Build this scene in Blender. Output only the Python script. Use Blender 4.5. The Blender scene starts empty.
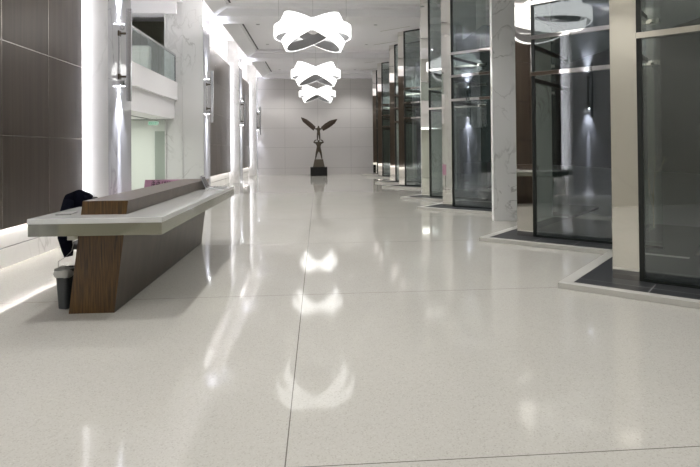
import bpy, bmesh, math, random
from mathutils import Vector, Matrix
random.seed(7)
C = bpy.context.scene.collection
PI = math.pi

# ------------------------------------------------------------------ helpers
def quad_box(bm, pts_bottom, pts_top):
    b = [bm.verts.new(p) for p in pts_bottom]; t = [bm.verts.new(p) for p in pts_top]
    n = len(b)
    bm.faces.new(b[::-1]); bm.faces.new(t)
    for i in range(n):
        j = (i + 1) % n
        bm.faces.new((b[i], b[j], t[j], t[i]))

def box(bm, x0, x1, y0, y1, z0, z1):
    quad_box(bm, [(x0, y0, z0), (x1, y0, z0), (x1, y1, z0), (x0, y1, z0)],
             [(x0, y0, z1), (x1, y0, z1), (x1, y1, z1), (x0, y1, z1)])

def prism_y(bm, prof, y0, y1):
    """profile in (x, z) pushed along Y"""
    quad_box(bm, [(x, y0, z) for x, z in prof], [(x, y1, z) for x, z in prof])

def prism_z(bm, prof, z0, z1):
    quad_box(bm, [(x, y, z0) for x, y in prof], [(x, y, z1) for x, y in prof])

def tube(bm, pts, r, n=10, cap=True):
    pts = [Vector(p) for p in pts]
    rs = r if isinstance(r, (list, tuple)) else [r] * len(pts)
    rings = []
    for i, p in enumerate(pts):
        d = (pts[min(i + 1, len(pts) - 1)] - pts[max(i - 1, 0)]).normalized()
        a = Vector((0, 0, 1)) if abs(d.z) < .9 else Vector((1, 0, 0))
        u = d.cross(a).normalized(); v = d.cross(u)
        rings.append([bm.verts.new(p + (u * math.cos(2 * PI * k / n) + v * math.sin(2 * PI * k / n)) * rs[i]) for k in range(n)])
    for a, b in zip(rings, rings[1:]):
        for k in range(n):
            bm.faces.new((a[k], a[(k + 1) % n], b[(k + 1) % n], b[k]))
    if cap:
        bm.faces.new(rings[0][::-1]); bm.faces.new(rings[-1])

def lathe(bm, prof, n=32, at=(0, 0, 0)):
    rings = []
    for r, z in prof:
        rings.append([bm.verts.new((at[0] + r * math.cos(2 * PI * k / n), at[1] + r * math.sin(2 * PI * k / n), at[2] + z)) for k in range(n)])
    for a, b in zip(rings, rings[1:]):
        for k in range(n):
            bm.faces.new((a[k], a[(k + 1) % n], b[(k + 1) % n], b[k]))
    bm.faces.new(rings[0][::-1]); bm.faces.new(rings[-1])

def obj(name, bm, mats, parent=None, loc=(0, 0, 0), rot=(0, 0, 0), smooth=False, bevel=0):
    bmesh.ops.recalc_face_normals(bm, faces=bm.faces)
    me = bpy.data.meshes.new(name); bm.to_mesh(me); bm.free()
    for m in (mats if isinstance(mats, (list, tuple)) else [mats]):
        me.materials.append(m)
    o = bpy.data.objects.new(name, me); C.objects.link(o)
    o.location = loc; o.rotation_euler = rot
    if parent: o.parent = parent
    if smooth:
        for p in me.polygons: p.use_smooth = True
    if bevel:
        b = o.modifiers.new('bevel', 'BEVEL'); b.width = bevel; b.segments = 2; b.limit_method = 'ANGLE'
    return o

def tag(o, label=None, cat=None, group=None, kind=None):
    if label: o['label'] = label
    if cat: o['category'] = cat
    if group: o['group'] = group
    if kind: o['kind'] = kind
    return o

def empty(name, loc=(0, 0, 0), rz=0):
    o = bpy.data.objects.new(name, None); C.objects.link(o)
    o.location = loc; o.rotation_euler = (0, 0, rz); o.empty_display_size = .1
    return o

def copy_tree(o, parent=None):
    c = o.copy(); C.objects.link(c)
    if parent: c.parent = parent
    for ch in [x for x in bpy.data.objects if x.parent == o and x.name in C.objects]:
        copy_tree(ch, c)
    return c

def B(): return bmesh.new()

# ------------------------------------------------------------------ materials
def mat(name):
    m = bpy.data.materials.new(name); m.use_nodes = True
    nt = m.node_tree
    p = nt.nodes['Principled BSDF']
    return m, nt, p

def simple(name, col, rough=.5, metal=0, ior=1.5, coat=0):
    m, nt, p = mat(name)
    p.inputs['Base Color'].default_value = (*col, 1)
    p.inputs['Roughness'].default_value = rough
    p.inputs['Metallic'].default_value = metal
    p.inputs['IOR'].default_value = ior
    p.inputs['Coat Weight'].default_value = coat
    return m

def glow(name, col, s):
    m = bpy.data.materials.new(name); m.use_nodes = True
    nt = m.node_tree; nt.nodes.clear()
    e = nt.nodes.new('ShaderNodeEmission'); o = nt.nodes.new('ShaderNodeOutputMaterial')
    e.inputs[0].default_value = (*col, 1); e.inputs[1].default_value = s
    nt.links.new(e.outputs[0], o.inputs[0])
    return m

def N(nt, t, **kw):
    n = nt.nodes.new(t)
    for k, v in kw.items(): setattr(n, k, v)
    return n

def ramp(nt, stops):
    r = N(nt, 'ShaderNodeValToRGB'); e = r.color_ramp.elements
    e[0].position, e[0].color = stops[0][0], (*stops[0][1], 1)
    e[1].position, e[1].color = stops[-1][0], (*stops[-1][1], 1)
    for p, c in stops[1:-1]:
        x = e.new(p); x.color = (*c, 1)
    return r

def math_node(nt, op, a, b=None, c=None):
    n = N(nt, 'ShaderNodeMath', operation=op)
    for i, v in enumerate((a, b, c)):
        if v is None: continue
        if isinstance(v, (int, float)): n.inputs[i].default_value = v
        else: nt.links.new(v, n.inputs[i])
    return n.outputs[0]

def marble(name, base, vein, rough=.06, ior=1.5, scale=1.0, joints=None):
    m, nt, p = mat(name)
    geo = N(nt, 'ShaderNodeNewGeometry')
    mp = N(nt, 'ShaderNodeMapping'); mp.inputs['Rotation'].default_value = (.5, .35, .6)
    mp.inputs['Scale'].default_value = (scale, scale, scale * .55)
    nt.links.new(geo.outputs['Position'], mp.inputs[0])
    n1 = N(nt, 'ShaderNodeTexNoise'); n1.inputs['Scale'].default_value = .9; n1.inputs['Detail'].default_value = 6
    n1.inputs['Distortion'].default_value = 1.2
    nt.links.new(mp.outputs[0], n1.inputs[0])
    r1 = ramp(nt, [(.482, (0, 0, 0)), (.5, (1, 1, 1)), (.518, (0, 0, 0))])
    nt.links.new(n1.outputs[0], r1.inputs[0])
    n2 = N(nt, 'ShaderNodeTexNoise'); n2.inputs['Scale'].default_value = .8; n2.inputs['Detail'].default_value = 3
    nt.links.new(mp.outputs[0], n2.inputs[0])
    r2 = ramp(nt, [(.42, (0, 0, 0)), (.72, (1, 1, 1))])
    nt.links.new(n2.outputs[0], r2.inputs[0])
    f = math_node(nt, 'MULTIPLY', r1.outputs[0], r2.outputs[0])
    mx = N(nt, 'ShaderNodeMix', data_type='RGBA')
    mx.inputs['A'].default_value = (*base, 1); mx.inputs['B'].default_value = (*vein, 1)
    nt.links.new(f, mx.inputs['Factor'])
    col = mx.outputs['Result']
    if joints:
        s = N(nt, 'ShaderNodeSeparateXYZ'); nt.links.new(geo.outputs['Position'], s.inputs[0])
        w = math_node(nt, 'PINGPONG', math_node(nt, 'SUBTRACT', s.outputs[2], joints[1]), joints[0] / 2)
        j = math_node(nt, 'LESS_THAN', w, .004)
        m2 = N(nt, 'ShaderNodeMix', data_type='RGBA'); nt.links.new(j, m2.inputs['Factor'])
        nt.links.new(col, m2.inputs['A']); m2.inputs['B'].default_value = (.3, .3, .3, 1)
        col = m2.outputs['Result']
    nt.links.new(col, p.inputs['Base Color'])
    p.inputs['Roughness'].default_value = rough; p.inputs['IOR'].default_value = ior
    return m

def wood(name, dark, light, rough, axis_scale, coat=0):
    m, nt, p = mat(name)
    geo = N(nt, 'ShaderNodeNewGeometry')
    mp = N(nt, 'ShaderNodeMapping'); mp.inputs['Scale'].default_value = axis_scale
    nt.links.new(geo.outputs['Position'], mp.inputs[0])
    n = N(nt, 'ShaderNodeTexNoise'); n.inputs['Scale'].default_value = 1; n.inputs['Detail'].default_value = 5
    n.inputs['Distortion'].default_value = .4
    nt.links.new(mp.outputs[0], n.inputs[0])
    r = ramp(nt, [(.3, dark), (.72, light)])
    nt.links.new(n.outputs[0], r.inputs[0]); nt.links.new(r.outputs[0], p.inputs['Base Color'])
    p.inputs['Roughness'].default_value = rough; p.inputs['Coat Weight'].default_value = coat
    p.inputs['Coat Roughness'].default_value = .15
    return m

def floor_mat():
    m, nt, p = mat('terrazzo')
    geo = N(nt, 'ShaderNodeNewGeometry')
    s = N(nt, 'ShaderNodeSeparateXYZ'); nt.links.new(geo.outputs['Position'], s.inputs[0])
    v = N(nt, 'ShaderNodeTexVoronoi'); v.inputs['Scale'].default_value = 130
    nt.links.new(geo.outputs['Position'], v.inputs['Vector'])
    bw = N(nt, 'ShaderNodeRGBToBW'); nt.links.new(v.outputs['Color'], bw.inputs[0])
    r = ramp(nt, [(0, (.42, .40, .35)), (.22, (.495, .48, .435)), (.3, (.53, .518, .473)), (.8, (.55, .54, .495)), (1, (.61, .60, .56))])
    nt.links.new(bw.outputs[0], r.inputs[0])
    n = N(nt, 'ShaderNodeTexNoise'); n.inputs['Scale'].default_value = .7; n.inputs['Detail'].default_value = 4
    nt.links.new(geo.outputs['Position'], n.inputs[0])
    hs = N(nt, 'ShaderNodeMapRange'); hs.inputs['To Min'].default_value = .93; hs.inputs['To Max'].default_value = 1.05
    nt.links.new(n.outputs[0], hs.inputs[0])
    mul = N(nt, 'ShaderNodeMix', data_type='RGBA', blend_type='MULTIPLY'); mul.inputs['Factor'].default_value = 1
    nt.links.new(r.outputs[0], mul.inputs['A']); nt.links.new(hs.outputs[0], mul.inputs['B'])
    jx = math_node(nt, 'LESS_THAN', math_node(nt, 'ABSOLUTE', math_node(nt, 'ADD', s.outputs[0], .18)), .0035)
    yy = math_node(nt, 'SUBTRACT', s.outputs[1], math_node(nt, 'MULTIPLY', s.outputs[0], .015))
    jy = math_node(nt, 'LESS_THAN', math_node(nt, 'PINGPONG', math_node(nt, 'SUBTRACT', yy, 2.75), 1.625), .0035)
    j = math_node(nt, 'MAXIMUM', jx, jy)
    m2 = N(nt, 'ShaderNodeMix', data_type='RGBA'); nt.links.new(j, m2.inputs['Factor'])
    nt.links.new(mul.outputs['Result'], m2.inputs['A']); m2.inputs['B'].default_value = (.16, .15, .13, 1)
    nt.links.new(m2.outputs['Result'], p.inputs['Base Color'])
    n3 = N(nt, 'ShaderNodeTexNoise'); n3.inputs['Scale'].default_value = 1.1; n3.inputs['Detail'].default_value = 2
    nt.links.new(geo.outputs['Position'], n3.inputs[0])
    bp = N(nt, 'ShaderNodeBump'); bp.inputs['Strength'].default_value = .14; bp.inputs['Distance'].default_value = .014
    nt.links.new(n3.outputs[0], bp.inputs['Height']); nt.links.new(bp.outputs[0], p.inputs['Normal'])
    p.inputs['Roughness'].default_value = .06; p.inputs['IOR'].default_value = 1.29
    return m

def glass_mat(name, tint, ior):
    m = bpy.data.materials.new(name); m.use_nodes = True
    nt = m.node_tree; nt.nodes.clear()
    o = N(nt, 'ShaderNodeOutputMaterial'); mx = N(nt, 'ShaderNodeMixShader')
    t = N(nt, 'ShaderNodeBsdfTransparent'); g = N(nt, 'ShaderNodeBsdfGlossy')
    t.inputs[0].default_value = (*tint, 1)
    g.inputs['Roughness'].default_value = 0.0; g.inputs[0].default_value = (.93, .96, 1, 1)
    geo = N(nt, 'ShaderNodeNewGeometry'); dt = N(nt, 'ShaderNodeVectorMath', operation='DOT_PRODUCT')
    nt.links.new(geo.outputs['Normal'], dt.inputs[0]); nt.links.new(geo.outputs['Incoming'], dt.inputs[1])
    f0 = ((ior - 1) / (ior + 1)) ** 2
    c = math_node(nt, 'POWER', math_node(nt, 'SUBTRACT', 1.0, math_node(nt, 'ABSOLUTE', dt.outputs['Value'])), 5)
    fr = math_node(nt, 'ADD', math_node(nt, 'MULTIPLY', c, 1 - f0), f0)
    nt.links.new(fr, mx.inputs[0]); nt.links.new(t.outputs[0], mx.inputs[1]); nt.links.new(g.outputs[0], mx.inputs[2])
    nt.links.new(mx.outputs[0], o.inputs[0])
    return m

M = {}
M['floor'] = floor_mat()
M['ceiling'] = simple('white plaster', (.84, .83, .845), .8)
M['plaster_wall'] = simple('painted wall', (.74, .77, .73), .7)
M['marble'] = marble('white marble', (.62, .62, .615), (.38, .38, .37), .05, 1.55, 1.2)
M['pier_marble'] = marble('polished grey marble', (.54, .54, .56), (.30, .30, .31), .05, 2.0, 1.3, (2.6, .35))
M['marble_light'] = marble('bright white marble', (.84, .84, .825), (.22, .21, .19), .12, 1.45, 1.7)
M['honed'] = marble('honed cream marble', (.66, .645, .575), (.58, .56, .50), .35, 1.4, .8)
M['base_marble'] = marble('plinth marble', (.85, .84, .82), (.6, .58, .56), .12, 1.5, .8)
M['wood_wall'] = wood('dark veneer', (.052, .039, .030), (.086, .066, .051), .32, (14, 14, .5))
M['wood_end'] = wood('brown desk veneer', (.034, .016, .005), (.150, .078, .020), .30, (70, 70, 3.5))
M['wood_front'] = wood('grey brown desk veneer', (.070, .046, .032), (.105, .074, .053), .38, (20, 6, 1.2))
M['steel'] = simple('mirror steel', (.78, .76, .72), .03, 1)
M['fascia'] = simple('polished champagne steel', (.41, .41, .345), .07, 1)
M['brushed'] = simple('brushed steel', (.62, .62, .63), .25, 1)
M['chrome_blade'] = simple('polished blade steel', (.78, .79, .82), .22, 1)
M['gasket'] = simple('dark gasket', (.012, .016, .014), .35)
M['glass'] = glass_mat('tinted window glass', (.87, .90, .885), 1.85)
M['rail_glass'] = glass_mat('greenish rail glass', (.90, .95, .93), 1.6)
M['joint'] = simple('pale metal joint', (.55, .52, .48), .25, 1)
M['slate'] = simple('dark slate tile', (.035, .037, .04), .42, 0, 1.35)
M['slate_joint'] = simple('slate joint', (.25, .25, .25), .6)
M['border'] = simple('pale stone border', (.56, .55, .51), .3)
M['counter'] = simple('white engineered stone', (.70, .71, .69), .14, 0, 1.5, .3)
M['black'] = simple('black stone', (.012, .012, .013), .2)
M['slot_black'] = simple('slot black', (.05, .05, .05), .6)
M['bronze'] = simple('dark bronze', (.085, .070, .050), .45, .55)
M['bronze_wing'] = simple('brown wing bronze', (.062, .043, .031), .42, .55)
M['ring_glow'] = glow('ring diffuser', (1, .985, .96), 1.35)
M['ring_metal'] = simple('ring lining', (.42, .42, .43), .4, .4)
M['led'] = glow('warm white strip', (1, .955, .915), 28)
M['led_cove'] = glow('cove strip', (1, .96, .93), 9)
M['led_cool'] = glow('cool white strip', (.98, .955, 1), 7.5)
M['lens'] = glow('lamp lens', (.93, .95, 1), 30)
M['lens_soft'] = glow('downlight lens', (1, .98, .95), 2.5)
M['wire'] = simple('steel wire', (.55, .55, .55), .3, .8)
M['navy'] = simple('navy cloth', (.0025, .003, .0075), .9, 0, 1.15)
M['chair_black'] = simple('black plastic', (.012, .012, .012), .45)
M['bin'] = simple('dark grey plastic', (.028, .033, .036), .45)
M['bag'] = simple('thin plastic bag', (.50, .50, .48), .3)
M['silver'] = simple('silver laptop shell', (.62, .62, .64), .3, .6)
M['screen'] = simple('dark screen', (.02, .02, .03), .1)
M['pink'] = simple('pink board', (.42, .22, .32), .6)
M['ink'] = simple('black ink', (.02, .015, .02), .7)
M['beige'] = simple('beige plastic', (.55, .54, .47), .5)
M['paper_grey'] = simple('grey cover', (.22, .22, .21), .5)
M['door'] = simple('grey green door', (.33, .37, .33), .5)
M['frame_white'] = simple('pale door frame', (.75, .77, .72), .5)
M['exit'] = glow('exit sign face', (.42, .62, .48), .35)
M['exit_txt'] = glow('exit sign lettering', (.05, .42, .18), .3)
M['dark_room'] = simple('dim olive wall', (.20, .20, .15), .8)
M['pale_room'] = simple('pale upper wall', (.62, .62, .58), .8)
M['pavement'] = simple('outdoor paving', (.18, .185, .185), .35)
M['outside_wall'] = simple('dark outside wall', (.055, .06, .062), .7)
M['bark'] = simple('pale bark', (.38, .28, .18), .8)

# ------------------------------------------------------------------ camera
TH = math.atan(32 / 540.)
cd = bpy.data.cameras.new('camera'); cam = bpy.data.objects.new('camera', cd); C.objects.link(cam)
cd.sensor_width = 36; cd.sensor_fit = 'HORIZONTAL'; cd.lens = 36 * 540 / 700.
cd.shift_x = 0; cd.shift_y = -.1281
cd.clip_start = .05; cd.clip_end = 300
cam.matrix_world = Matrix.Translation((0, 0, 1.6)) @ Matrix.Rotation(-TH, 4, 'Z') @ Matrix.Rotation(PI / 2 + .010, 4, 'X') @ Matrix.Rotation(-.009, 4, 'Z')
bpy.context.scene.camera = cam

# ------------------------------------------------------------------ shell
PITCH = 8.25
FAR = 34.9
BACK = -9.0
ZC, ZB = 6.5, 6.15          # ceiling, underside of the beams
XF, XP = -3.85, -4.25       # pier faces, wood panel plane
PIERS = [(-6.5, 2.15), (2.15, 3.7), (10.18, 11.4), (18.45, 19.6), (26.8, 27.95), (34.25, FAR)]

bm = B(); box(bm, -12, 6.6, BACK, FAR + .3, -.2, 0)
tag(obj('floor', bm, M['floor']), 'glossy pale terrazzo floor with thin dark joints', kind='structure')

bm = B(); box(bm, -3.0, 6.6, BACK, FAR + .3, ZC, ZC + .3)
ceil = tag(obj('ceiling', bm, M['ceiling']), 'white flat ceiling over the hall', kind='structure')
bm = B(); box(bm, -4.9, -3.0, BACK, FAR + .3, 6.95, 7.1)
obj('cove_roof', bm, M['ceiling'], ceil)

beam_y = [(2.4, 3.6)] + PIERS[2:5] + [(34.3, FAR)]
for y0, y1 in beam_y:
    bm = B(); box(bm, -3.0, 6.6, y0, y1, ZB + .0, ZC); box(bm, -3.42, -3.0, y0, y1, ZB, ZC + .4)
    box(bm, -3.0, 6.6, y0 - .35, y0, ZC - .1, ZC)
    tag(obj('ceiling_beam', bm, M['ceiling']), kind='structure')
    bm = B(); box(bm, -4.6, -3.42, y0 + .1, y1, ZB + .15, 6.95)
    tag(obj('ceiling_beam', bm, M['ceiling']), kind='structure')
spans = [(-9, 2.4), (3.6, 10.18), (11.4, 18.45), (19.6, 26.8), (27.95, 34.3)]
for y0, y1 in spans:                                   # sloping soffit beside the cove, with its hidden light
    bm = B(); prism_y(bm, [(-3.42, ZB), (-2.98, 6.44), (-2.98, 6.95), (-3.42, 6.95)], y0, y1)
    s = tag(obj('ceiling_soffit', bm, M['ceiling']), kind='structure')
    # open the cove: only the lip stays in front of the lamp
    bm = B(); box(bm, -3.46, -3.42, y0 + .1, y1 - .1, 6.28, 6.36)
    obj('cove_lamp', bm, M['led_cove'], s)
for y0, y1 in spans:                                   # dark linear air slot
    bm = B(); box(bm, -2.90, -2.84, y0 + .5, y1 - .40, ZC - .012, ZC)
    o = obj('ceiling_vent', bm, M['slot_black'])
    where = {19.6: 'narrow dark linear air slot in the ceiling left of the nearest visible chandelier',
             27.95: 'narrow dark linear air slot in the ceiling, farther one near the end wall',
             11.4: 'narrow dark linear air slot overhead in front of the balcony', 3.6: 'narrow dark linear air slot above the reception desk',
             -9: 'narrow dark linear air slot behind the viewer'}[y0]
    tag(o, where, 'air vent', 'linear air slots in the ceiling')

# far wall: large pale panels with thin joints
bm = B(); box(bm, -4.9, 6.6, FAR, FAR + .3, 0, 6.6)
far = tag(obj('wall_far', bm, simple('pale wall panel', (.62, .60, .59), .3)), 'pale grey panelled end wall', kind='structure')
bm = B()
for z in (.42, 1.75, 3.0, 4.25, 5.5): box(bm, -3.85, 6.6, FAR - .004, FAR, z - .008, z + .008)
for x in (-2.12, .0, 2.13, 4.26): box(bm, x - .008, x + .008, FAR - .004, FAR, 0, 6.4)
obj('panel_joint', bm, simple('panel joint grey', (.40, .39, .38), .6), far)
bm = B(); box(bm, -12, 6.6, BACK - .3, BACK, 0, 7)
tag(obj('wall_back', bm, simple('back wall', (.30, .29, .28), .5)), kind='structure')

# left wall: wood panels, plinth, cove wall and lamps
def wood_bay(y0, y1, near_lamp, far_lamp):
    bm = B(); box(bm, XP - .05, XP, y0, y1, .56, 5.72)
    w = tag(obj('wall_left', bm, M['wood_wall']), 'dark wood veneer wall panels with pale joints', kind='structure')
    bm = B()
    for z in (1.83, 3.12, 4.42):
        box(bm, XP, XP + .004, y0, y1, z - .006, z + .006)
    y = y1 - 1.27 + .05
    while y > y0 + .2:
        box(bm, XP, XP + .004, y - .006, y + .006, .56, 5.72); y -= 1.27
    obj('panel_joint', bm, M['joint'], w)
    bm = B(); box(bm, XP - .3, XP - .15, y0 - .2, y1 + .2, 0, 6.95)      # white wall behind the panels
    obj('backing_wall', bm, M['ceiling'], w)
    bm = B(); box(bm, XP - .15, XP - .10, y0 - .2, y1 + .2, 0, .27); box(bm, XP - .15, XP - .11, y0 - .2, y1 + .2, .28, .62)
    obj('plinth', bm, M['base_marble'], w)
    bm = B(); box(bm, XP - .065, XP - .05, y0, y1, .64, .68)
    obj('floor_lamp_strip', bm, M['led'], w)
    bm = B(); box(bm, XP - .15, XP - .05, y0, y1, .70, .73)
    obj('lamp_ledge', bm, M['ceiling'], w)
    if far_lamp:
        bm = B(); box(bm, XP - .14, XP - .06, y1 - .035, y1 - .02, .6, 5.7)
        obj('edge_lamp_strip', bm, M['led_cool'], w)
    if near_lamp:
        bm = B(); box(bm, XP - .14, XP - .06, y0 + .02, y0 + .035, .6, 5.7)
        obj('edge_lamp_strip', bm, M['led_cool'], w)
wood_bay(3.88, 10.02, True, True)
wood_bay(19.75, 26.62, False, True)
wood_bay(28.1, 34.08, False, True)

# marble piers
for i, (y0, y1) in enumerate(PIERS):
    bm = B(); box(bm, -5.09, XF, y0, y1, 0, 6.95)
    o = obj('marble_pier', bm, [M['marble'], M['pier_marble']] if i else [M['honed'], M['honed']])
    for p in o.data.polygons:
        if p.normal.x > .9: p.material_index = 1
    tag(o, kind='structure')
    if i == 0:
        for p in o.data.polygons: p.material_index = 0
bm = B(); box(bm, -5.12, -5.08, 18.40, 18.45, 0, 6.5); box(bm, -4.58, -4.53, 18.42, 18.45, 0, 6.5)
tag(obj('trim_1', bm, M['marble']), kind='structure')

# right-hand marble piers between the window bays
for k in range(-1, 5):
    y0 = 11.62 + 8.2 * k
    bm = B(); box(bm, 3.83, 5.15, y0, y0 + .14, 0, ZC)
    tag(obj('marble_pier', bm, M['marble_light']), kind='structure')

# ------------------------------------------------------------------ sawtooth window bays on the right
PH = math.radians(48)
G = Vector((math.sin(PH), -math.cos(PH), 0)); R_ = Vector((math.cos(PH), math.sin(PH), 0))
def pt(o, a, b, z): p = o + G * a + R_ * b; return (p.x, p.y, z)
def slab(bm, o, a0, a1, b0, b1, z0, z1):
    q = [(a0, b0), (a1, b0), (a1, b1), (a0, b1)]
    quad_box(bm, [pt(o, a, b, z0) for a, b in q], [pt(o, a, b, z1) for a, b in q])
TR = (2.87, 3.50, 4.10)
def bay(n, px, py, L, LR, first):
    o = Vector((px, py, 0)); w = empty('window_%d' % n, (px, py, 0)); tag(w, kind='structure')
    O = Vector((0, 0, 0)); top = ZC; z0 = .06
    # ledge with slate tiles and pale border
    bm = B(); slab(bm, O, -.30, L + .4, -.50, LR, 0, z0); slabs = obj('slate_ledge', bm, M['slate'], w)
    bm = B()
    slab(bm, O, -.44, L + .4, -.62, -.50, 0, z0 + .004); slab(bm, O, -.44, -.30, -.50, LR, 0, z0 + .004)
    obj('ledge_border', bm, M['border'], w, bevel=.004)
    bm = B()
    a = .45
    while a < L: slab(bm, O, a, a + .012, -.50, -.06, z0, z0 + .001); a += .62
    b = -.06
    slab(bm, O, -.30, L, -.27, -.262, z0, z0 + .001)
    obj('tile_joint', bm, M['slate_joint'], w)
    bm = B(); slab(bm, O, 0, .285, 0, .09, z0, top); obj('post', bm, M['steel'], w, bevel=.003)
    bm = B(); slab(bm, O, .285, .335, .01, .06, z0, top); obj('gasket', bm, M['gasket'], w)
    zs = [z0 + .02] + list(TR) + [top]
    for z in TR:
        bm = B(); slab(bm, O, .285, L, -.035, .06, z - .035, z + .035); obj('transom', bm, M['steel'], w, bevel=.003)
        bm = B(); slab(bm, O, 0.0, .05, .09, LR, z - .035, z + .035); obj('return_transom', bm, M['gasket'], w)
    for za, zb in zip(zs, zs[1:]):
        bm = B(); slab(bm, O, .335, L, .022, .026, za + .035, zb - .035); obj('pane', bm, M['glass'], w)
    bm = B(); slab(bm, O, .335, L, .0, .06, z0, z0 + .035); slab(bm, O, .335, L, 0, .06, top - .05, top); obj('bottom_rail', bm, M['gasket'], w)
    bm = B(); slab(bm, O, .022, .026, .12, LR, z0, top); obj('return_pane', bm, M['glass'], w)
    # pale light slot in the ceiling that follows the bay
    bm = B(); slab(bm, O, -.44, 1.0, -.64, -.60, ZC - .012, ZC + .005); obj('ceiling_trim', bm, M['border'], w)
posts = [(3.45, 6.18), (3.49, 9.34), (3.32, 14.3), (3.34, 17.3), (3.38, 22.5), (3.40, 25.4), (3.42, 30.7), (3.43, 33.6)]
for i, (x, y) in enumerate(posts):
    if i % 2 == 0: bay(i + 1, x, y, 3.0, 2.1, True)
    else: bay(i + 1, x, y, 2.25, 2.9, False)
bay(9, 3.45, 1.1, 2.2, 3.0, False)

# outside the windows: paving and dark neighbouring wall
bm = B(); box(bm, 6.0, 26, -14, 60, -.2, -.02)
tag(obj('pavement', bm, M['pavement']), kind='structure')
bm = B(); box(bm, 22, 22.4, -14, 60, -.02, 9)
tag(obj('wall_outside', bm, M['outside_wall']), kind='structure')

# bare shrub outside the second window
sh = B(); rnd = random.Random(3)
base = Vector((0, 0, 0))
def branch(p, d, l, r, k):
    q = p + d * l
    tube(sh, [p, (p + q) / 2 + Vector((rnd.uniform(-.02, .02), rnd.uniform(-.02, .02), 0)), q], [r, r * .8, r * .6], 5)
    if k > 0:
        for i in range(3):
            dd = (d + Vector((rnd.uniform(-.7, .7), rnd.uniform(-.7, .7), rnd.uniform(-.1, .5)))).normalized()
            branch(p + d * l * rnd.uniform(.5, 1), dd, l * .62, r * .6, k - 1)
branch(base, Vector((0, 0, 1)), .8, .012, 3)
tag(obj('bare_shrub', sh, M['bark'], None, (6.35, 9.9, -.02)), 'small bare twiggy shrub seen outside through the bay glass', 'shrub')

# ------------------------------------------------------------------ balcony and lower room in the open bay
by0, by1 = 11.4, 18.45
bm = B(); box(bm, -9, -4.70, by0, by1, 3.29, 3.89)
bal = tag(obj('balcony_floor', bm, M['ceiling']), 'white balcony slab between two marble piers', kind='structure')
bm = B(); box(bm, -9, -4.80, by0, by1, 2.66, 3.29)
obj('lower_fascia', bm, M['ceiling'], bal)
bm = B(); box(bm, -5.6, -5.5, 15, 18.0, 2.652, 2.662)
obj('slot_diffuser', bm, M['slot_black'], bal)
bm = B(); box(bm, -9, -8.8, by0, 24, 0, 7); tag(obj('wall_mezzanine', bm, M['pale_room']), kind='structure')
bm = B(); box(bm, -8.8, -5.0, 18.7, 18.9, 0, 2.66)
ew = tag(obj('wall_passage', bm, M['plaster_wall']), 'pale green passage end wall', kind='structure')
bm = B(); box(bm, -5.52, -5.16, 18.66, 18.7, 0, 2.27)
d1 = tag(obj('door_1', bm, M['door']), 'grey green passage door', kind='structure')
bm = B(); box(bm, -5.17, -5.1, 18.62, 18.7, 0, 2.32)
obj('door_frame', bm, M['frame_white'], d1)
# upper level
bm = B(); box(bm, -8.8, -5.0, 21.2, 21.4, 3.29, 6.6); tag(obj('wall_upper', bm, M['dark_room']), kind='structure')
bm = B(); box(bm, -8.8, -5.2, 18.9, 21.2, 3.29, 3.89); tag(obj('floor_upper', bm, M['ceiling']), kind='structure')
bm = B(); box(bm, -8.8, -4.7, 18.30, 18.9, 6.20, 6.6); tag(obj('ceiling_beam', bm, M['ceiling']), kind='structure')
bm = B(); box(bm, -8.8, -4.5, by0, 21.2, 6.6, 6.8); tag(obj('ceiling_mezzanine', bm, M['ceiling']), kind='structure')
bm = B(); box(bm, -8.8, -5.66, 18.5, 18.8, 3.89, 5.15); box(bm, -5.58, -5.0, 20.6, 21.1, 3.89, 5.1)
tag(obj('wall_parapet', bm, M['pale_room']), kind='structure')

rail = tag(empty('glass_railing', (-4.76, by0, 3.89)), 'greenish glass balustrade with steel handrail on the white balcony edge', 'railing')
for a, b in ((0.02, 1.7), (1.72, 3.4), (3.42, 5.1), (5.12, 6.9)):
    bm = B(); box(bm, -.006, .006, a, b, 0, .88); obj('glass_panel', bm, M['rail_glass'], rail)
bm = B(); box(bm, -.03, .03, 0, 7.0, .88, .95); obj('handrail', bm, M['brushed'], rail, bevel=.01)
bm = B(); box(bm, -.02, .02, 6.97, 7.0, 0, .9); obj('end_post', bm, M['brushed'], rail)

ex = tag(empty('exit_sign', (-5.22, 17.5, 2.42)), 'small green lit exit sign hanging under the balcony', 'sign')
bm = B(); box(bm, -.155, .155, -.02, .02, 0, .125); obj('sign_box', bm, M['exit'], ex)
bm = B()
x = -.12
for kind in 'EXIT':
    if kind == 'E':
        box(bm, x, x + .01, -.024, -.02, .03, .1); [box(bm, x, x + .04, -.024, -.02, z, z + .012) for z in (.03, .06, .088)]
    elif kind == 'X':
        tube(bm, [(x, -.022, .03), (x + .04, -.022, .1)], .005, 4); tube(bm, [(x, -.022, .1), (x + .04, -.022, .03)], .005, 4)
    elif kind == 'I': box(bm, x + .015, x + .026, -.024, -.02, .03, .1)
    else: box(bm, x + .015, x + .026, -.024, -.02, .03, .1); box(bm, x, x + .04, -.024, -.02, .088, .1)
    x += .06
obj('lettering', bm, M['exit_txt'], ex)
bm = B(); box(bm, -.1, -.09, -.005, .005, .125, .24); obj('hanger', bm, M['wire'], ex)
bm = B(); box(bm, .09, .1, -.005, .005, .125, .24); obj('hanger', bm, M['wire'], ex)

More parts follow.
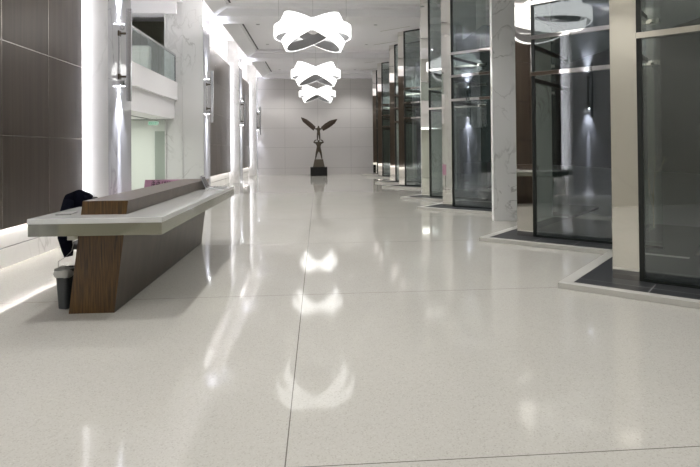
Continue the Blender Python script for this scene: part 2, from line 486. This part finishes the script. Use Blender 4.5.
# ------------------------------------------------------------------ wall sconces
def sconce_proto():
    r = empty('wall_sconce')
    bm = B()                                           # tall narrow blade standing off the wall
    quad_box(bm, [(.15, -.03, -.90), (.23, -.03, -.90), (.23, .03, -.90), (.15, .03, -.90)], [(.15, -.03, .90), (.25, -.03, .90), (.25, .03, .90), (.15, .03, .90)])
    obj('blade', bm, M['chrome_blade'], r)
    for z in (-.42, .42):
        bm = B(); tube(bm, [(0, 0, z), (.16, 0, z)], .022, 10); box(bm, 0, .03, -.05, .05, z - .05, z + .05); obj('bracket', bm, M['bronze'], r)
    bm = B(); box(bm, .0, .025, -.03, .03, -.48, .48); obj('back_bar', bm, M['brushed'], r)
    for s in (-1, 1):
        bm = B(); tube(bm, [(.07, 0, s * .50), (.07, 0, s * .60)], .045, 14); h = obj('lamp_head', bm, M['brushed'], r)
        bm = B(); tube(bm, [(.07, 0, s * .601), (.07, 0, s * .606)], .04, 14); obj('lens', bm, M['lens'], h)
    return r
sp = sconce_proto()
labs = ['polished steel wall sconce on the pier behind the viewer, seen only mirrored in glass',
        'tall steel wall sconce on the nearest left marble pier beside the balcony',
        'tall steel wall sconce on the veined marble pier just past the balcony',
        'tall steel wall sconce on the left pier between two lit wood bays',
        'smallest steel wall sconce, in the far left corner by the end wall']
ys = [3.15, 10.72, 18.98, 27.35, 34.6]
for i, y in enumerate(ys):
    o = sp if i == 0 else copy_tree(sp)
    o.location = (XF, y, 3.47); tag(o, labs[i], 'wall lamp', 'steel wall sconces')
    for s in (-1, 1):
        ld = bpy.data.lights.new('sconce_spot', 'SPOT'); lo = bpy.data.objects.new('sconce_spot', ld); C.objects.link(lo)
        ld.energy = 190 if i < 4 else 60; ld.spot_size = math.radians(58); ld.spot_blend = .9; ld.shadow_soft_size = .03; ld.color = (.86, .88, 1)
        lo.location = (XF + .07, y, 3.47 + s * .64)
        lo.rotation_euler = (0, 0, 0) if s < 0 else (PI, 0, 0)
        # narrow grazing beam of the same lamp
        ld = bpy.data.lights.new('sconce_beam', 'SPOT'); lo = bpy.data.objects.new('sconce_beam', ld); C.objects.link(lo)
        ld.energy = 1500; ld.spot_size = math.radians(9); ld.spot_blend = 1; ld.shadow_soft_size = .02; ld.color = (.86, .88, 1)
        lo.location = (XF + .07, y, 3.47 + s * .64)
        lo.rotation_euler = (0, math.radians(1.6), 0) if s < 0 else (PI, math.radians(1.6), 0)

# ------------------------------------------------------------------ chandeliers
def ring(bm_out, bm_in, R, h, t, rot, n=72):
    def V(bm, r, z, k):
        a = 2 * PI * k / n
        return bm.verts.new(rot @ Vector((r * math.cos(a), r * math.sin(a), z)))
    # luminous shell: outer face, top and bottom rims
    prof = [(R - t, -h / 2), (R, -h / 2), (R, h / 2), (R - t, h / 2)]
    rings = [[V(bm_out, r, z, k) for k in range(n)] for r, z in prof]
    for a, b in zip(rings, rings[1:]):
        for k in range(n): bm_out.faces.new((a[k], a[(k + 1) % n], b[(k + 1) % n], b[k]))
    prof = [(R - t, h / 2), (R - t, -h / 2), (R - t - .012, -h / 2 - .004), (R - t - .012, h / 2 + .004)]
    rings = [[V(bm_in, r, z, k) for k in range(n)] for r, z in prof + prof[:1]]
    for a, b in zip(rings, rings[1:]):
        for k in range(n): bm_in.faces.new((a[k], a[(k + 1) % n], b[(k + 1) % n], b[k]))
def chandelier():
    r = empty('ring_chandelier')
    rots = [(1.06, .31, 0, 0), (.93, .25, 26, -2), (.89, .25, -25, -3)]
    for R, h, roll, pitch in rots:
        m = Matrix.Rotation(math.radians(pitch), 3, 'X') @ Matrix.Rotation(math.radians(roll), 3, 'Y')
        a, b = B(), B(); ring(a, b, R, h, .05, m)
        o = obj('light_ring', a, M['ring_glow'], r, smooth=False)
        obj('inner_lining', b, M['ring_metal'], o)
    for x, z in ((-.93, .16), (0, .1), (.93, .16)):
        y = 0 if x else .9
        bm = B(); tube(bm, [(x, y, z - .05), (x, y, ZC - 4.85)], .006, 6); obj('suspension_wire', bm, M['wire'], r)
    return r
ch = chandelier()
cl = ['chandelier of three crossed glowing rings, the largest and nearest in the hall',
      'chandelier of three crossed glowing rings, middle one in the row along the hall',
      'chandelier of three crossed glowing rings, smallest one just above the winged statue',
      'chandelier of three crossed glowing rings above the desk, seen only mirrored in glass',
      'chandelier of three crossed glowing rings above the viewer']
for i, (x, y) in enumerate([(-.12, 14.9), (-.07, 23.15), (-.02, 31.4), (-.12, 6.7), (-.12, -1.6)]):
    o = ch if i == 0 else copy_tree(ch)
    o.location = (x, y, 4.83); tag(o, cl[i], 'chandelier', 'ring chandeliers down the middle of the hall')

# ------------------------------------------------------------------ reception desk
desk = tag(empty('reception_desk', (-2.25, 5.5, 0)), 'long slanted wood reception desk with white projecting counter', 'desk')
D0 = Vector((-2.25, 5.5, 0))
def at_desk(bm):
    for v in bm.verts: v.co -= D0
    return bm
def lean(z): return .125 * z
y0, y1 = 5.5, 9.5
def leaning(bm, z0, z1, xl=-2.47, xr=-2.03):
    prism_y(bm, [(xl + lean(z0), z0), (xr + lean(z0), z0), (xr + lean(z1), z1), (xl + lean(z1), z1)], y0, y1)
for nm, a, b in (('base_body', 0, .84), ('upper_ledge', .975, 1.11)):
    bm = B(); leaning(bm, a, b)
    o = obj(nm, at_desk(bm), [M['wood_front'], M['wood_end']], desk)
    for p in o.data.polygons:
        if abs(p.normal.y) > .9: p.material_index = 1
bm = B(); box(bm, -2.71, -1.475, 5.2, 9.6, .925, .975); obj('counter_top', at_desk(bm), M['counter'], desk, bevel=.003)
bm = B(); box(bm, -2.705, -1.48, 5.205, 9.595, .81, .925); obj('steel_fascia', at_desk(bm), M['fascia'], desk)
bm = B(); box(bm, -2.37, -2.30, 5.25, 5.32, .765, .81); obj('socket_box', at_desk(bm), M['beige'], desk, bevel=.004)

bm = B(); box(bm, -.075, .075, -.11, .11, 0, .012)
tag(obj('notepad', bm, M['paper_grey'], None, (-2.53, 5.60, .975), (0, 0, .15), bevel=.002), 'flat grey notepad lying on the white counter end beside the wood ledge', 'notepad')

lap = tag(empty('laptop', (-1.66, 9.02, .975), 0), 'open silver laptop at the far end of the white counter', 'laptop')
bm = B(); box(bm, -.17, .20, -.13, .13, 0, .018); obj('keyboard_base', bm, M['silver'], lap, bevel=.004)
bm = B()
for i in range(10):
    for j in range(4): box(bm, -.06 + .022 * i, -.042 + .022 * i, -.1 + .04 * j, -.066 + .04 * j, .018, .021)
obj('keyboard', bm, M['chair_black'], lap)
bm = B(); prism_y(bm, [(-.17, .018), (-.155, .018), (-.245, .215), (-.26, .212)], -.14, .14); sc = obj('screen_lid', bm, M['silver'], lap)
bm = B(); prism_y(bm, [(-.158, .03), (-.154, .03), (-.241, .205), (-.245, .205)], -.125, .125); obj('screen', bm, M['screen'], sc)
bm = B(); tube(bm, [(-.165, -.12, .015), (-.165, .12, .015)], .012, 8); obj('hinge', bm, M['chair_black'], lap)

# pink notice board behind the desk
sg = tag(empty('notice_board', (-3.36, 12.0, 0)), 'pink notice board with black lettering standing behind the desk', 'sign')
bm = B(); quad_box(bm, [(-.45, -.012, .55), (.45, -.012, .55), (.45, .012, .55), (-.45, .012, .55)], [(-.40, -.012, .975), (.45, -.012, .975), (.45, .012, .975), (-.40, .012, .975)])
obj('board', bm, M['pink'], sg)
bm = B()
def stroke(x0, x1, z0, z1): box(bm, x0, x1, -.018, -.012, z0, z1)
for cx in (-.22, -.12):                                # two block characters
    for z in (.945, .905, .865): stroke(cx - .038, cx + .038, z, z + .011)
    stroke(cx - .005, cx + .006, .835, .955); stroke(cx - .036, cx - .026, .84, .9); stroke(cx + .026, cx + .036, .84, .93)
    obj('lettering', bm, M['ink'], sg); bm = B()
for k, cx in enumerate((-.02, .03, .08, .13, .18)):     # then a run of latin capitals
    stroke(cx - .016, cx - .007, .87, .93)
    if k != 0: stroke(cx + .007, cx + .016, .87, .93)
    if k in (1, 2): stroke(cx - .012, cx + .012, .92, .93); stroke(cx - .012, cx + .012, .895, .904)
    if k in (1, 3): stroke(cx - .012, cx + .012, .87, .879)
    stroke(cx - .012, cx + .012, .925, .93)
    obj('lettering', bm, M['ink'], sg); bm = B()
for s in (-1, 1):
    bm = B(); box(bm, s * .38 - .015, s * .38 + .015, -.012, .012, .0, .56); box(bm, s * .38 - .02, s * .38 + .02, -.2, .2, 0, .02)
    obj('stand', bm, M['brushed'], sg)

# ------------------------------------------------------------------ office chair with jacket
chair = tag(empty('office_chair', (-2.72, 6.65, 0)), 'black swivel chair tucked behind the wooden reception desk', 'chair')
bm = B(); box(bm, -.23, .23, -.20, .24, .46, .53); obj('seat', bm, M['chair_black'], chair, bevel=.03)
bm = B(); box(bm, -.19, .19, -.29, -.25, .60, 1.08); obj('backrest', bm, M['chair_black'], chair, bevel=.03)
bm = B(); tube(bm, [(0, -.2, .48), (0, -.3, .5), (0, -.29, .75)], .02, 8); obj('back_bracket', bm, M['chair_black'], chair)
bm = B(); tube(bm, [(0, 0, .08), (0, 0, .46)], .028, 12); obj('gas_column', bm, M['chair_black'], chair)
for k in range(5):
    a = 2 * PI * k / 5 + .3
    bm = B(); tube(bm, [(0, 0, .10), (.24 * math.cos(a), .24 * math.sin(a), .065)], [.03, .018], 8); l = obj('leg', bm, M['chair_black'], chair)
    bm = B(); c, s = .24 * math.cos(a), .24 * math.sin(a); tube(bm, [(c - .015, s, .026), (c + .015, s, .026)], .026, 12); obj('caster', bm, M['chair_black'], l)

# navy jacket draped over the chair back
bm = B()
prof_w = [(1.165, .06), (1.15, .12), (1.10, .155), (1.02, .18), (.92, .20), (.80, .215), (.70, .22), (.63, .22)]
nx = 16
def jacket_sheet(sgn):
    rows = []
    for z, w in prof_w:
        row = []
        for i in range(nx + 1):
            t = -1 + 2 * i / nx
            fold = .012 * math.sin(t * 9 + z * 7) + .008 * math.sin(t * 17 + z * 3)
            depth = (.075 if sgn < 0 else .055) * min(1, (1.19 - z) / .1) * (1 - .35 * t * t)
            row.append(bm.verts.new((t * w - .02, -.27 + sgn * (depth + (fold if z < 1.12 else 0)), z + (-.03 * t * t if z > 1.1 else .012 * math.sin(t * 5)))))
        rows.append(row)
    for a, b in zip(rows, rows[1:]):
        for i in range(nx): bm.faces.new((a[i], a[i + 1], b[i + 1], b[i]))
    return rows
f = jacket_sheet(-1); b = jacket_sheet(1)
for i in range(nx): bm.faces.new((f[0][i], f[0][i + 1], b[0][i + 1], b[0][i]))
for i in range(nx): bm.faces.new((f[-1][i], f[-1][i + 1], b[-1][i + 1], b[-1][i]))
for k in range(len(prof_w) - 1):
    bm.faces.new((f[k][0], f[k + 1][0], b[k + 1][0], b[k][0])); bm.faces.new((f[k][-1], f[k + 1][-1], b[k + 1][-1], b[k][-1]))
jk = tag(empty('jacket', (-2.72, 6.65, 0)), 'dark navy jacket draped over the back of the desk chair', 'jacket')
jb = obj('body', bm, M['navy'], jk, smooth=True); jb.modifiers.new('sub', 'SUBSURF').render_levels = 2
bm = B(); tube(bm, [(-.11, -.33, 1.05), (-.13, -.38, .86), (-.13, -.40, .64), (-.09, -.41, .50), (-.08, -.41, .43)], [.06, .072, .070, .062, .045], 14)
obj('sleeve', bm, M['navy'], jk, smooth=True)
bm = B(); tube(bm, [(.17, -.33, 1.05), (.20, -.37, .86), (.19, -.38, .64), (.18, -.38, .52)], [.06, .07, .065, .055], 14)
obj('sleeve', bm, M['navy'], jk, smooth=True)

# waste bin with bag
wb = tag(empty('waste_bin', (-2.585, 5.755, 0), -.35), 'dark grey plastic waste bin beside the desk end', 'bin')
bm = B()
def rr(w, d, z, r=.03):
    out = []
    for cx, cy, a0 in ((w - r, d - r, 0), (-w + r, d - r, 90), (-w + r, -d + r, 180), (w - r, -d + r, 270)):
        for k in range(5):
            a = math.radians(a0 + k * 22.5); out.append((cx + r * math.cos(a), cy + r * math.sin(a), z))
    return out
def loft(bm, loops, caps=(True, False)):
    L = [[bm.verts.new(p) for p in l] for l in loops]
    n = len(L[0])
    for a, b in zip(L, L[1:]):
        for k in range(n): bm.faces.new((a[k], a[(k + 1) % n], b[(k + 1) % n], b[k]))
    if caps[0]: bm.faces.new(L[0][::-1])
    if caps[1]: bm.faces.new(L[-1])
loft(bm, [rr(.060, .085, 0), rr(.075, .11, .39), rr(.070, .105, .39), rr(.056, .08, .02)], (True, True))
obj('bin_body', bm, M['bin'], wb)
bm = B()
loft(bm, [rr(.079, .114, .375), rr(.081, .116, .40), rr(.069, .104, .402), rr(.069, .104, .375)], (False, False))
obj('rim', bm, M['chair_black'], wb)
bm = B(); lp = []
rn = random.Random(5)
for so, si, z in ((.083, .060, .325), (.087, .062, .355), (.086, .063, .385), (.080, .062, .412), (.066, .058, .408), (.045, .045, .425), (.02, .02, .43)):
    lo_, li_ = rr(so, so + .035, z), rr(si, si + .035, min(z, .385))
    ring_ = []
    for (x, y, zz), (x2, y2, z2) in zip(lo_, li_):
        f = min(1, max(0, (y + .01) / .06)); f = f * f * (3 - 2 * f)
        k = .006
        ring_.append((x + (x2 - x) * f + rn.uniform(-k, k), y + (y2 - y) * f + rn.uniform(-k, k), zz + (z2 - zz) * f + rn.uniform(-.008, .008)))
    lp.append(ring_)
loft(bm, lp, (False, True))
lin = obj('bin_liner', bm, M['bag'], None, (-2.585, 5.755, 0), (0, 0, -.35), smooth=True)
tag(lin, 'crumpled translucent plastic bag lining the waste bin', 'bin bag')

bm = B()
tube(bm, [(-2.335, 5.28, .768), (-2.38, 5.4, .70), (-2.49, 5.62, .60), (-2.65, 5.85, .50), (-2.80, 6.0, .42), (-2.82, 6.03, .2), (-2.82, 6.03, .005)], .003, 6)
tag(obj('power_cable', bm, M['paper_grey']), 'thin grey cable hanging from under the counter to the bin', 'cable')

# ------------------------------------------------------------------ winged statue
st = tag(empty('winged_statue', (.04, 33.3, 0)), 'dark bronze winged statue of two stacked figures on a black plinth', 'statue')
bm = B(); box(bm, -.51, .51, -.5, .5, 0, .53); obj('black_plinth', bm, M['black'], st, bevel=.006)
bm = B()
quad_box(bm, [(-.36, -.32, .53), (.36, -.32, .53), (.36, .32, .53), (-.36, .32, .53)], [(-.26, -.22, 1.0), (.26, -.22, 1.0), (.26, .22, 1.0), (-.26, .22, 1.0)])
obj('bronze_base', bm, M['bronze'], st, bevel=.01)
def skinned(name, verts, edges, radii, parent, m, root=0):
    me = bpy.data.meshes.new(name); me.from_pydata(verts, edges, [])
    o = bpy.data.objects.new(name, me); C.objects.link(o); o.parent = parent
    me.materials.append(m)
    sk = o.modifiers.new('skin', 'SKIN'); sk.use_smooth_shade = True
    for i, r in enumerate(radii):
        me.skin_vertices[0].data[i].radius = (r, r) if not isinstance(r, tuple) else r
        me.skin_vertices[0].data[i].use_root = (i == root)
    o.modifiers.new('sub', 'SUBSURF').levels = 2
    o.modifiers['sub'].render_levels = 2
    return o
# lower figure: feet apart, both arms raised to carry the figure above
V = [(0, 0, 1.60), (0, 0, 1.78), (0, 0, 1.98), (0, 0, 2.06), (0, -.03, 2.12), (0, -.04, 2.18),
     (-.10, 0, 1.53), (-.15, .02, 1.28), (-.20, .0, 1.04), (-.21, -.10, 1.02),
     (.10, 0, 1.53), (.15, .02, 1.28), (.19, .0, 1.04), (.20, -.10, 1.02),
     (-.17, 0, 2.02), (-.30, -.05, 2.03), (-.23, -.05, 2.15), (-.12, -.05, 2.20),
     (.17, 0, 2.02), (.30, -.05, 2.03), (.23, -.05, 2.15), (.12, -.05, 2.20)]
E_ = [(0, 1), (1, 2), (2, 3), (3, 4), (4, 5), (0, 6), (6, 7), (7, 8), (8, 9), (0, 10), (10, 11), (11, 12), (12, 13), (2, 14), (14, 15), (15, 16), (16, 17), (2, 18), (18, 19), (19, 20), (20, 21)]
Rr = [.12, .105, .14, .07, .055, .085, .085, .06, .04, .03, .085, .06, .04, .03, .065, .045, .038, .035, .065, .045, .038, .035]
skinned('lower_figure', V, E_, Rr, st, M['bronze'])
# upper figure: upright, arms spread into the wings
V = [(0, 0, 2.62), (0, 0, 2.74), (0, 0, 2.86), (0, -.01, 2.96), (0, -.02, 3.07),
     (-.055, 0, 2.54), (-.065, 0, 2.36), (-.075, 0, 2.19), (-.075, -.07, 2.17),
     (.055, 0, 2.54), (.065, 0, 2.36), (.075, 0, 2.19), (.075, -.07, 2.17),
     (-.12, 0, 2.87), (-.24, .02, 2.88), (-.34, .03, 2.95), (.12, 0, 2.87), (.24, .02, 2.88), (.34, .03, 2.95)]
E_ = [(0, 1), (1, 2), (2, 3), (3, 4), (0, 5), (5, 6), (6, 7), (7, 8), (0, 9), (9, 10), (10, 11), (11, 12), (2, 13), (13, 14), (14, 15), (2, 16), (16, 17), (17, 18)]
Rr = [.09, .085, .11, .05, .068, .065, .05, .035, .025, .065, .05, .035, .025, .05, .035, .03, .05, .035, .03]
skinned('upper_figure', V, E_, Rr, st, M['bronze'])
def along(poly, t):
    t *= len(poly) - 1; i = min(int(t), len(poly) - 2); f = t - i
    a, b = poly[i], poly[i + 1]
    return Vector((a[0] + (b[0] - a[0]) * f, .05, a[1] + (b[1] - a[1]) * f))
def wing(upper, lower):
    # upper and lower edge of the wing from shoulder to tip; feathers as shallow ridges
    bm = B(); n = 16; m_ = 7
    front, back = [], []
    for i in range(n + 1):
        t = i / n
        top = along(upper, t); low = along(lower, t)
        rf, rb = [], []
        for j in range(m_ + 1):
            u = j / m_
            p = top.lerp(low, u)
            ridge = .02 * abs(math.sin(u * PI * 3 + t * .6))
            p.y += .16 * t * t
            rf.append(bm.verts.new(p + Vector((0, -.035 * (1 - t * .6) * math.sin(PI * u) - ridge, 0))))
            rb.append(bm.verts.new(p + Vector((0, .03, 0))))
        front.append(rf); back.append(rb)
    for i in range(n):
        for j in range(m_):
            bm.faces.new((front[i][j], front[i + 1][j], front[i + 1][j + 1], front[i][j + 1]))
            bm.faces.new((back[i][j], back[i][j + 1], back[i + 1][j + 1], back[i + 1][j]))
        bm.faces.new((front[i][0], back[i][0], back[i + 1][0], front[i + 1][0]))
        bm.faces.new((front[i][m_], front[i + 1][m_], back[i + 1][m_], back[i][m_]))
    for r0, r1 in ((front[0], back[0]), (front[n], back[n])):
        for j in range(m_): bm.faces.new((r0[j], r0[j + 1], r1[j + 1], r1[j]))
    return bm
obj('wing', wing([(-.17, 3.0), (-.42, 3.24), (-.70, 3.46), (-.90, 3.55), (-1.07, 3.61)], [(-.31, 2.76), (-.55, 2.96), (-.80, 3.18), (-.97, 3.33), (-1.08, 3.58)]), M['bronze_wing'], st)
obj('wing', wing([(.14, 2.98), (.40, 3.20), (.70, 3.38), (.95, 3.45), (1.15, 3.49)], [(.29, 2.74), (.56, 2.88), (.82, 3.05), (1.02, 3.22), (1.17, 3.45)]), M['bronze_wing'], st)

# ------------------------------------------------------------------ small downlights; the hall rows are added to brighten the floor
ords = ['first', 'second', 'third', 'fourth', 'fifth', 'sixth', 'seventh', 'eighth', 'ninth', 'tenth']
rows = sorted([c + d for c in (-1.4, 6.8, 14.9, 23.15, 31.1) for d in (-2, 2)], reverse=True)
def downlight():
    r = empty('downlight')
    bm = B(); lathe(bm, [(.06, -.012), (.075, -.01), (.075, 0), (.06, 0)], 20); obj('trim_ring', bm, M['brushed'], r)
    bm = B(); lathe(bm, [(.02, -.006), (.06, -.006), (.06, -.002), (.02, -.002)], 16); obj('lamp_face', bm, M['lens_soft'], r)
    return r
dl = downlight(); first = True
for side, x in (('window', 2.3), ('wood panel', -2.3)):
    for k, y in enumerate(rows):
        o = dl if first else copy_tree(dl)
        first = False
        o.location = (x, y, ZC)
        tag(o, 'tiny added ceiling downlight on the %s side, %s from the end wall' % (side, ords[k]), 'downlight', 'added ceiling downlights')
        ld = bpy.data.lights.new('downlight_fill', 'SPOT'); lo = bpy.data.objects.new('downlight_fill', ld); C.objects.link(lo)  # fill spot added to lift the floor, number and spacing guessed
        ld.energy = 165; ld.spot_size = math.radians(112); ld.spot_blend = .6; ld.shadow_soft_size = .11; ld.color = (1, .975, .945)
        lo.location = (x, y, ZC - .03)
for x, y, lb in [(-5.2, 16.9, 'small lit downlight over the balcony, nearest the veined pier'), (-5.95, 13.9, 'small lit downlight deep over the balcony'), (-5.2, 13.9, 'small lit downlight over the balcony handrail')]:
    r = tag(empty('downlight', (x, y, 6.6)), lb, 'downlight', 'lit downlights over the balcony')
    bm = B(); lathe(bm, [(.07, -.012), (.085, -.01), (.085, 0), (.07, 0)], 20); obj('trim_ring', bm, M['brushed'], r)
    bm = B(); lathe(bm, [(.02, -.013), (.07, -.012), (.07, -.002), (.02, -.002)], 16); obj('lamp_face', bm, M['lens'], r)

# lamps of the balcony rooms
def area(name, loc, size, energy, rot=(0, 0, 0), col=(1, 1, 1), spread=180):
    ld = bpy.data.lights.new(name, 'AREA'); ld.shape = 'RECTANGLE'; ld.size, ld.size_y = size; ld.energy = energy; ld.color = col; ld.spread = math.radians(spread)
    o = bpy.data.objects.new(name, ld); C.objects.link(o); o.location = loc; o.rotation_euler = rot
area('passage_lamp', (-6.5, 15.5, 2.63), (1.2, 4), 50, col=(.95, 1, .93))
area('upper_lamp', (-7, 16, 6.55), (2, 4), 24, spread=80)

# ------------------------------------------------------------------ night outside, exposure
w = bpy.data.worlds.new('night'); bpy.context.scene.world = w; w.use_nodes = True
w.node_tree.nodes['Background'].inputs[0].default_value = (.011, .014, .014, 1)
w.node_tree.nodes['Background'].inputs[1].default_value = 1
vs = bpy.context.scene.view_settings
vs.view_transform = 'Standard'; vs.look = 'None'; vs.gamma = 1; vs.use_curve_mapping = False; vs.exposure = 1.24
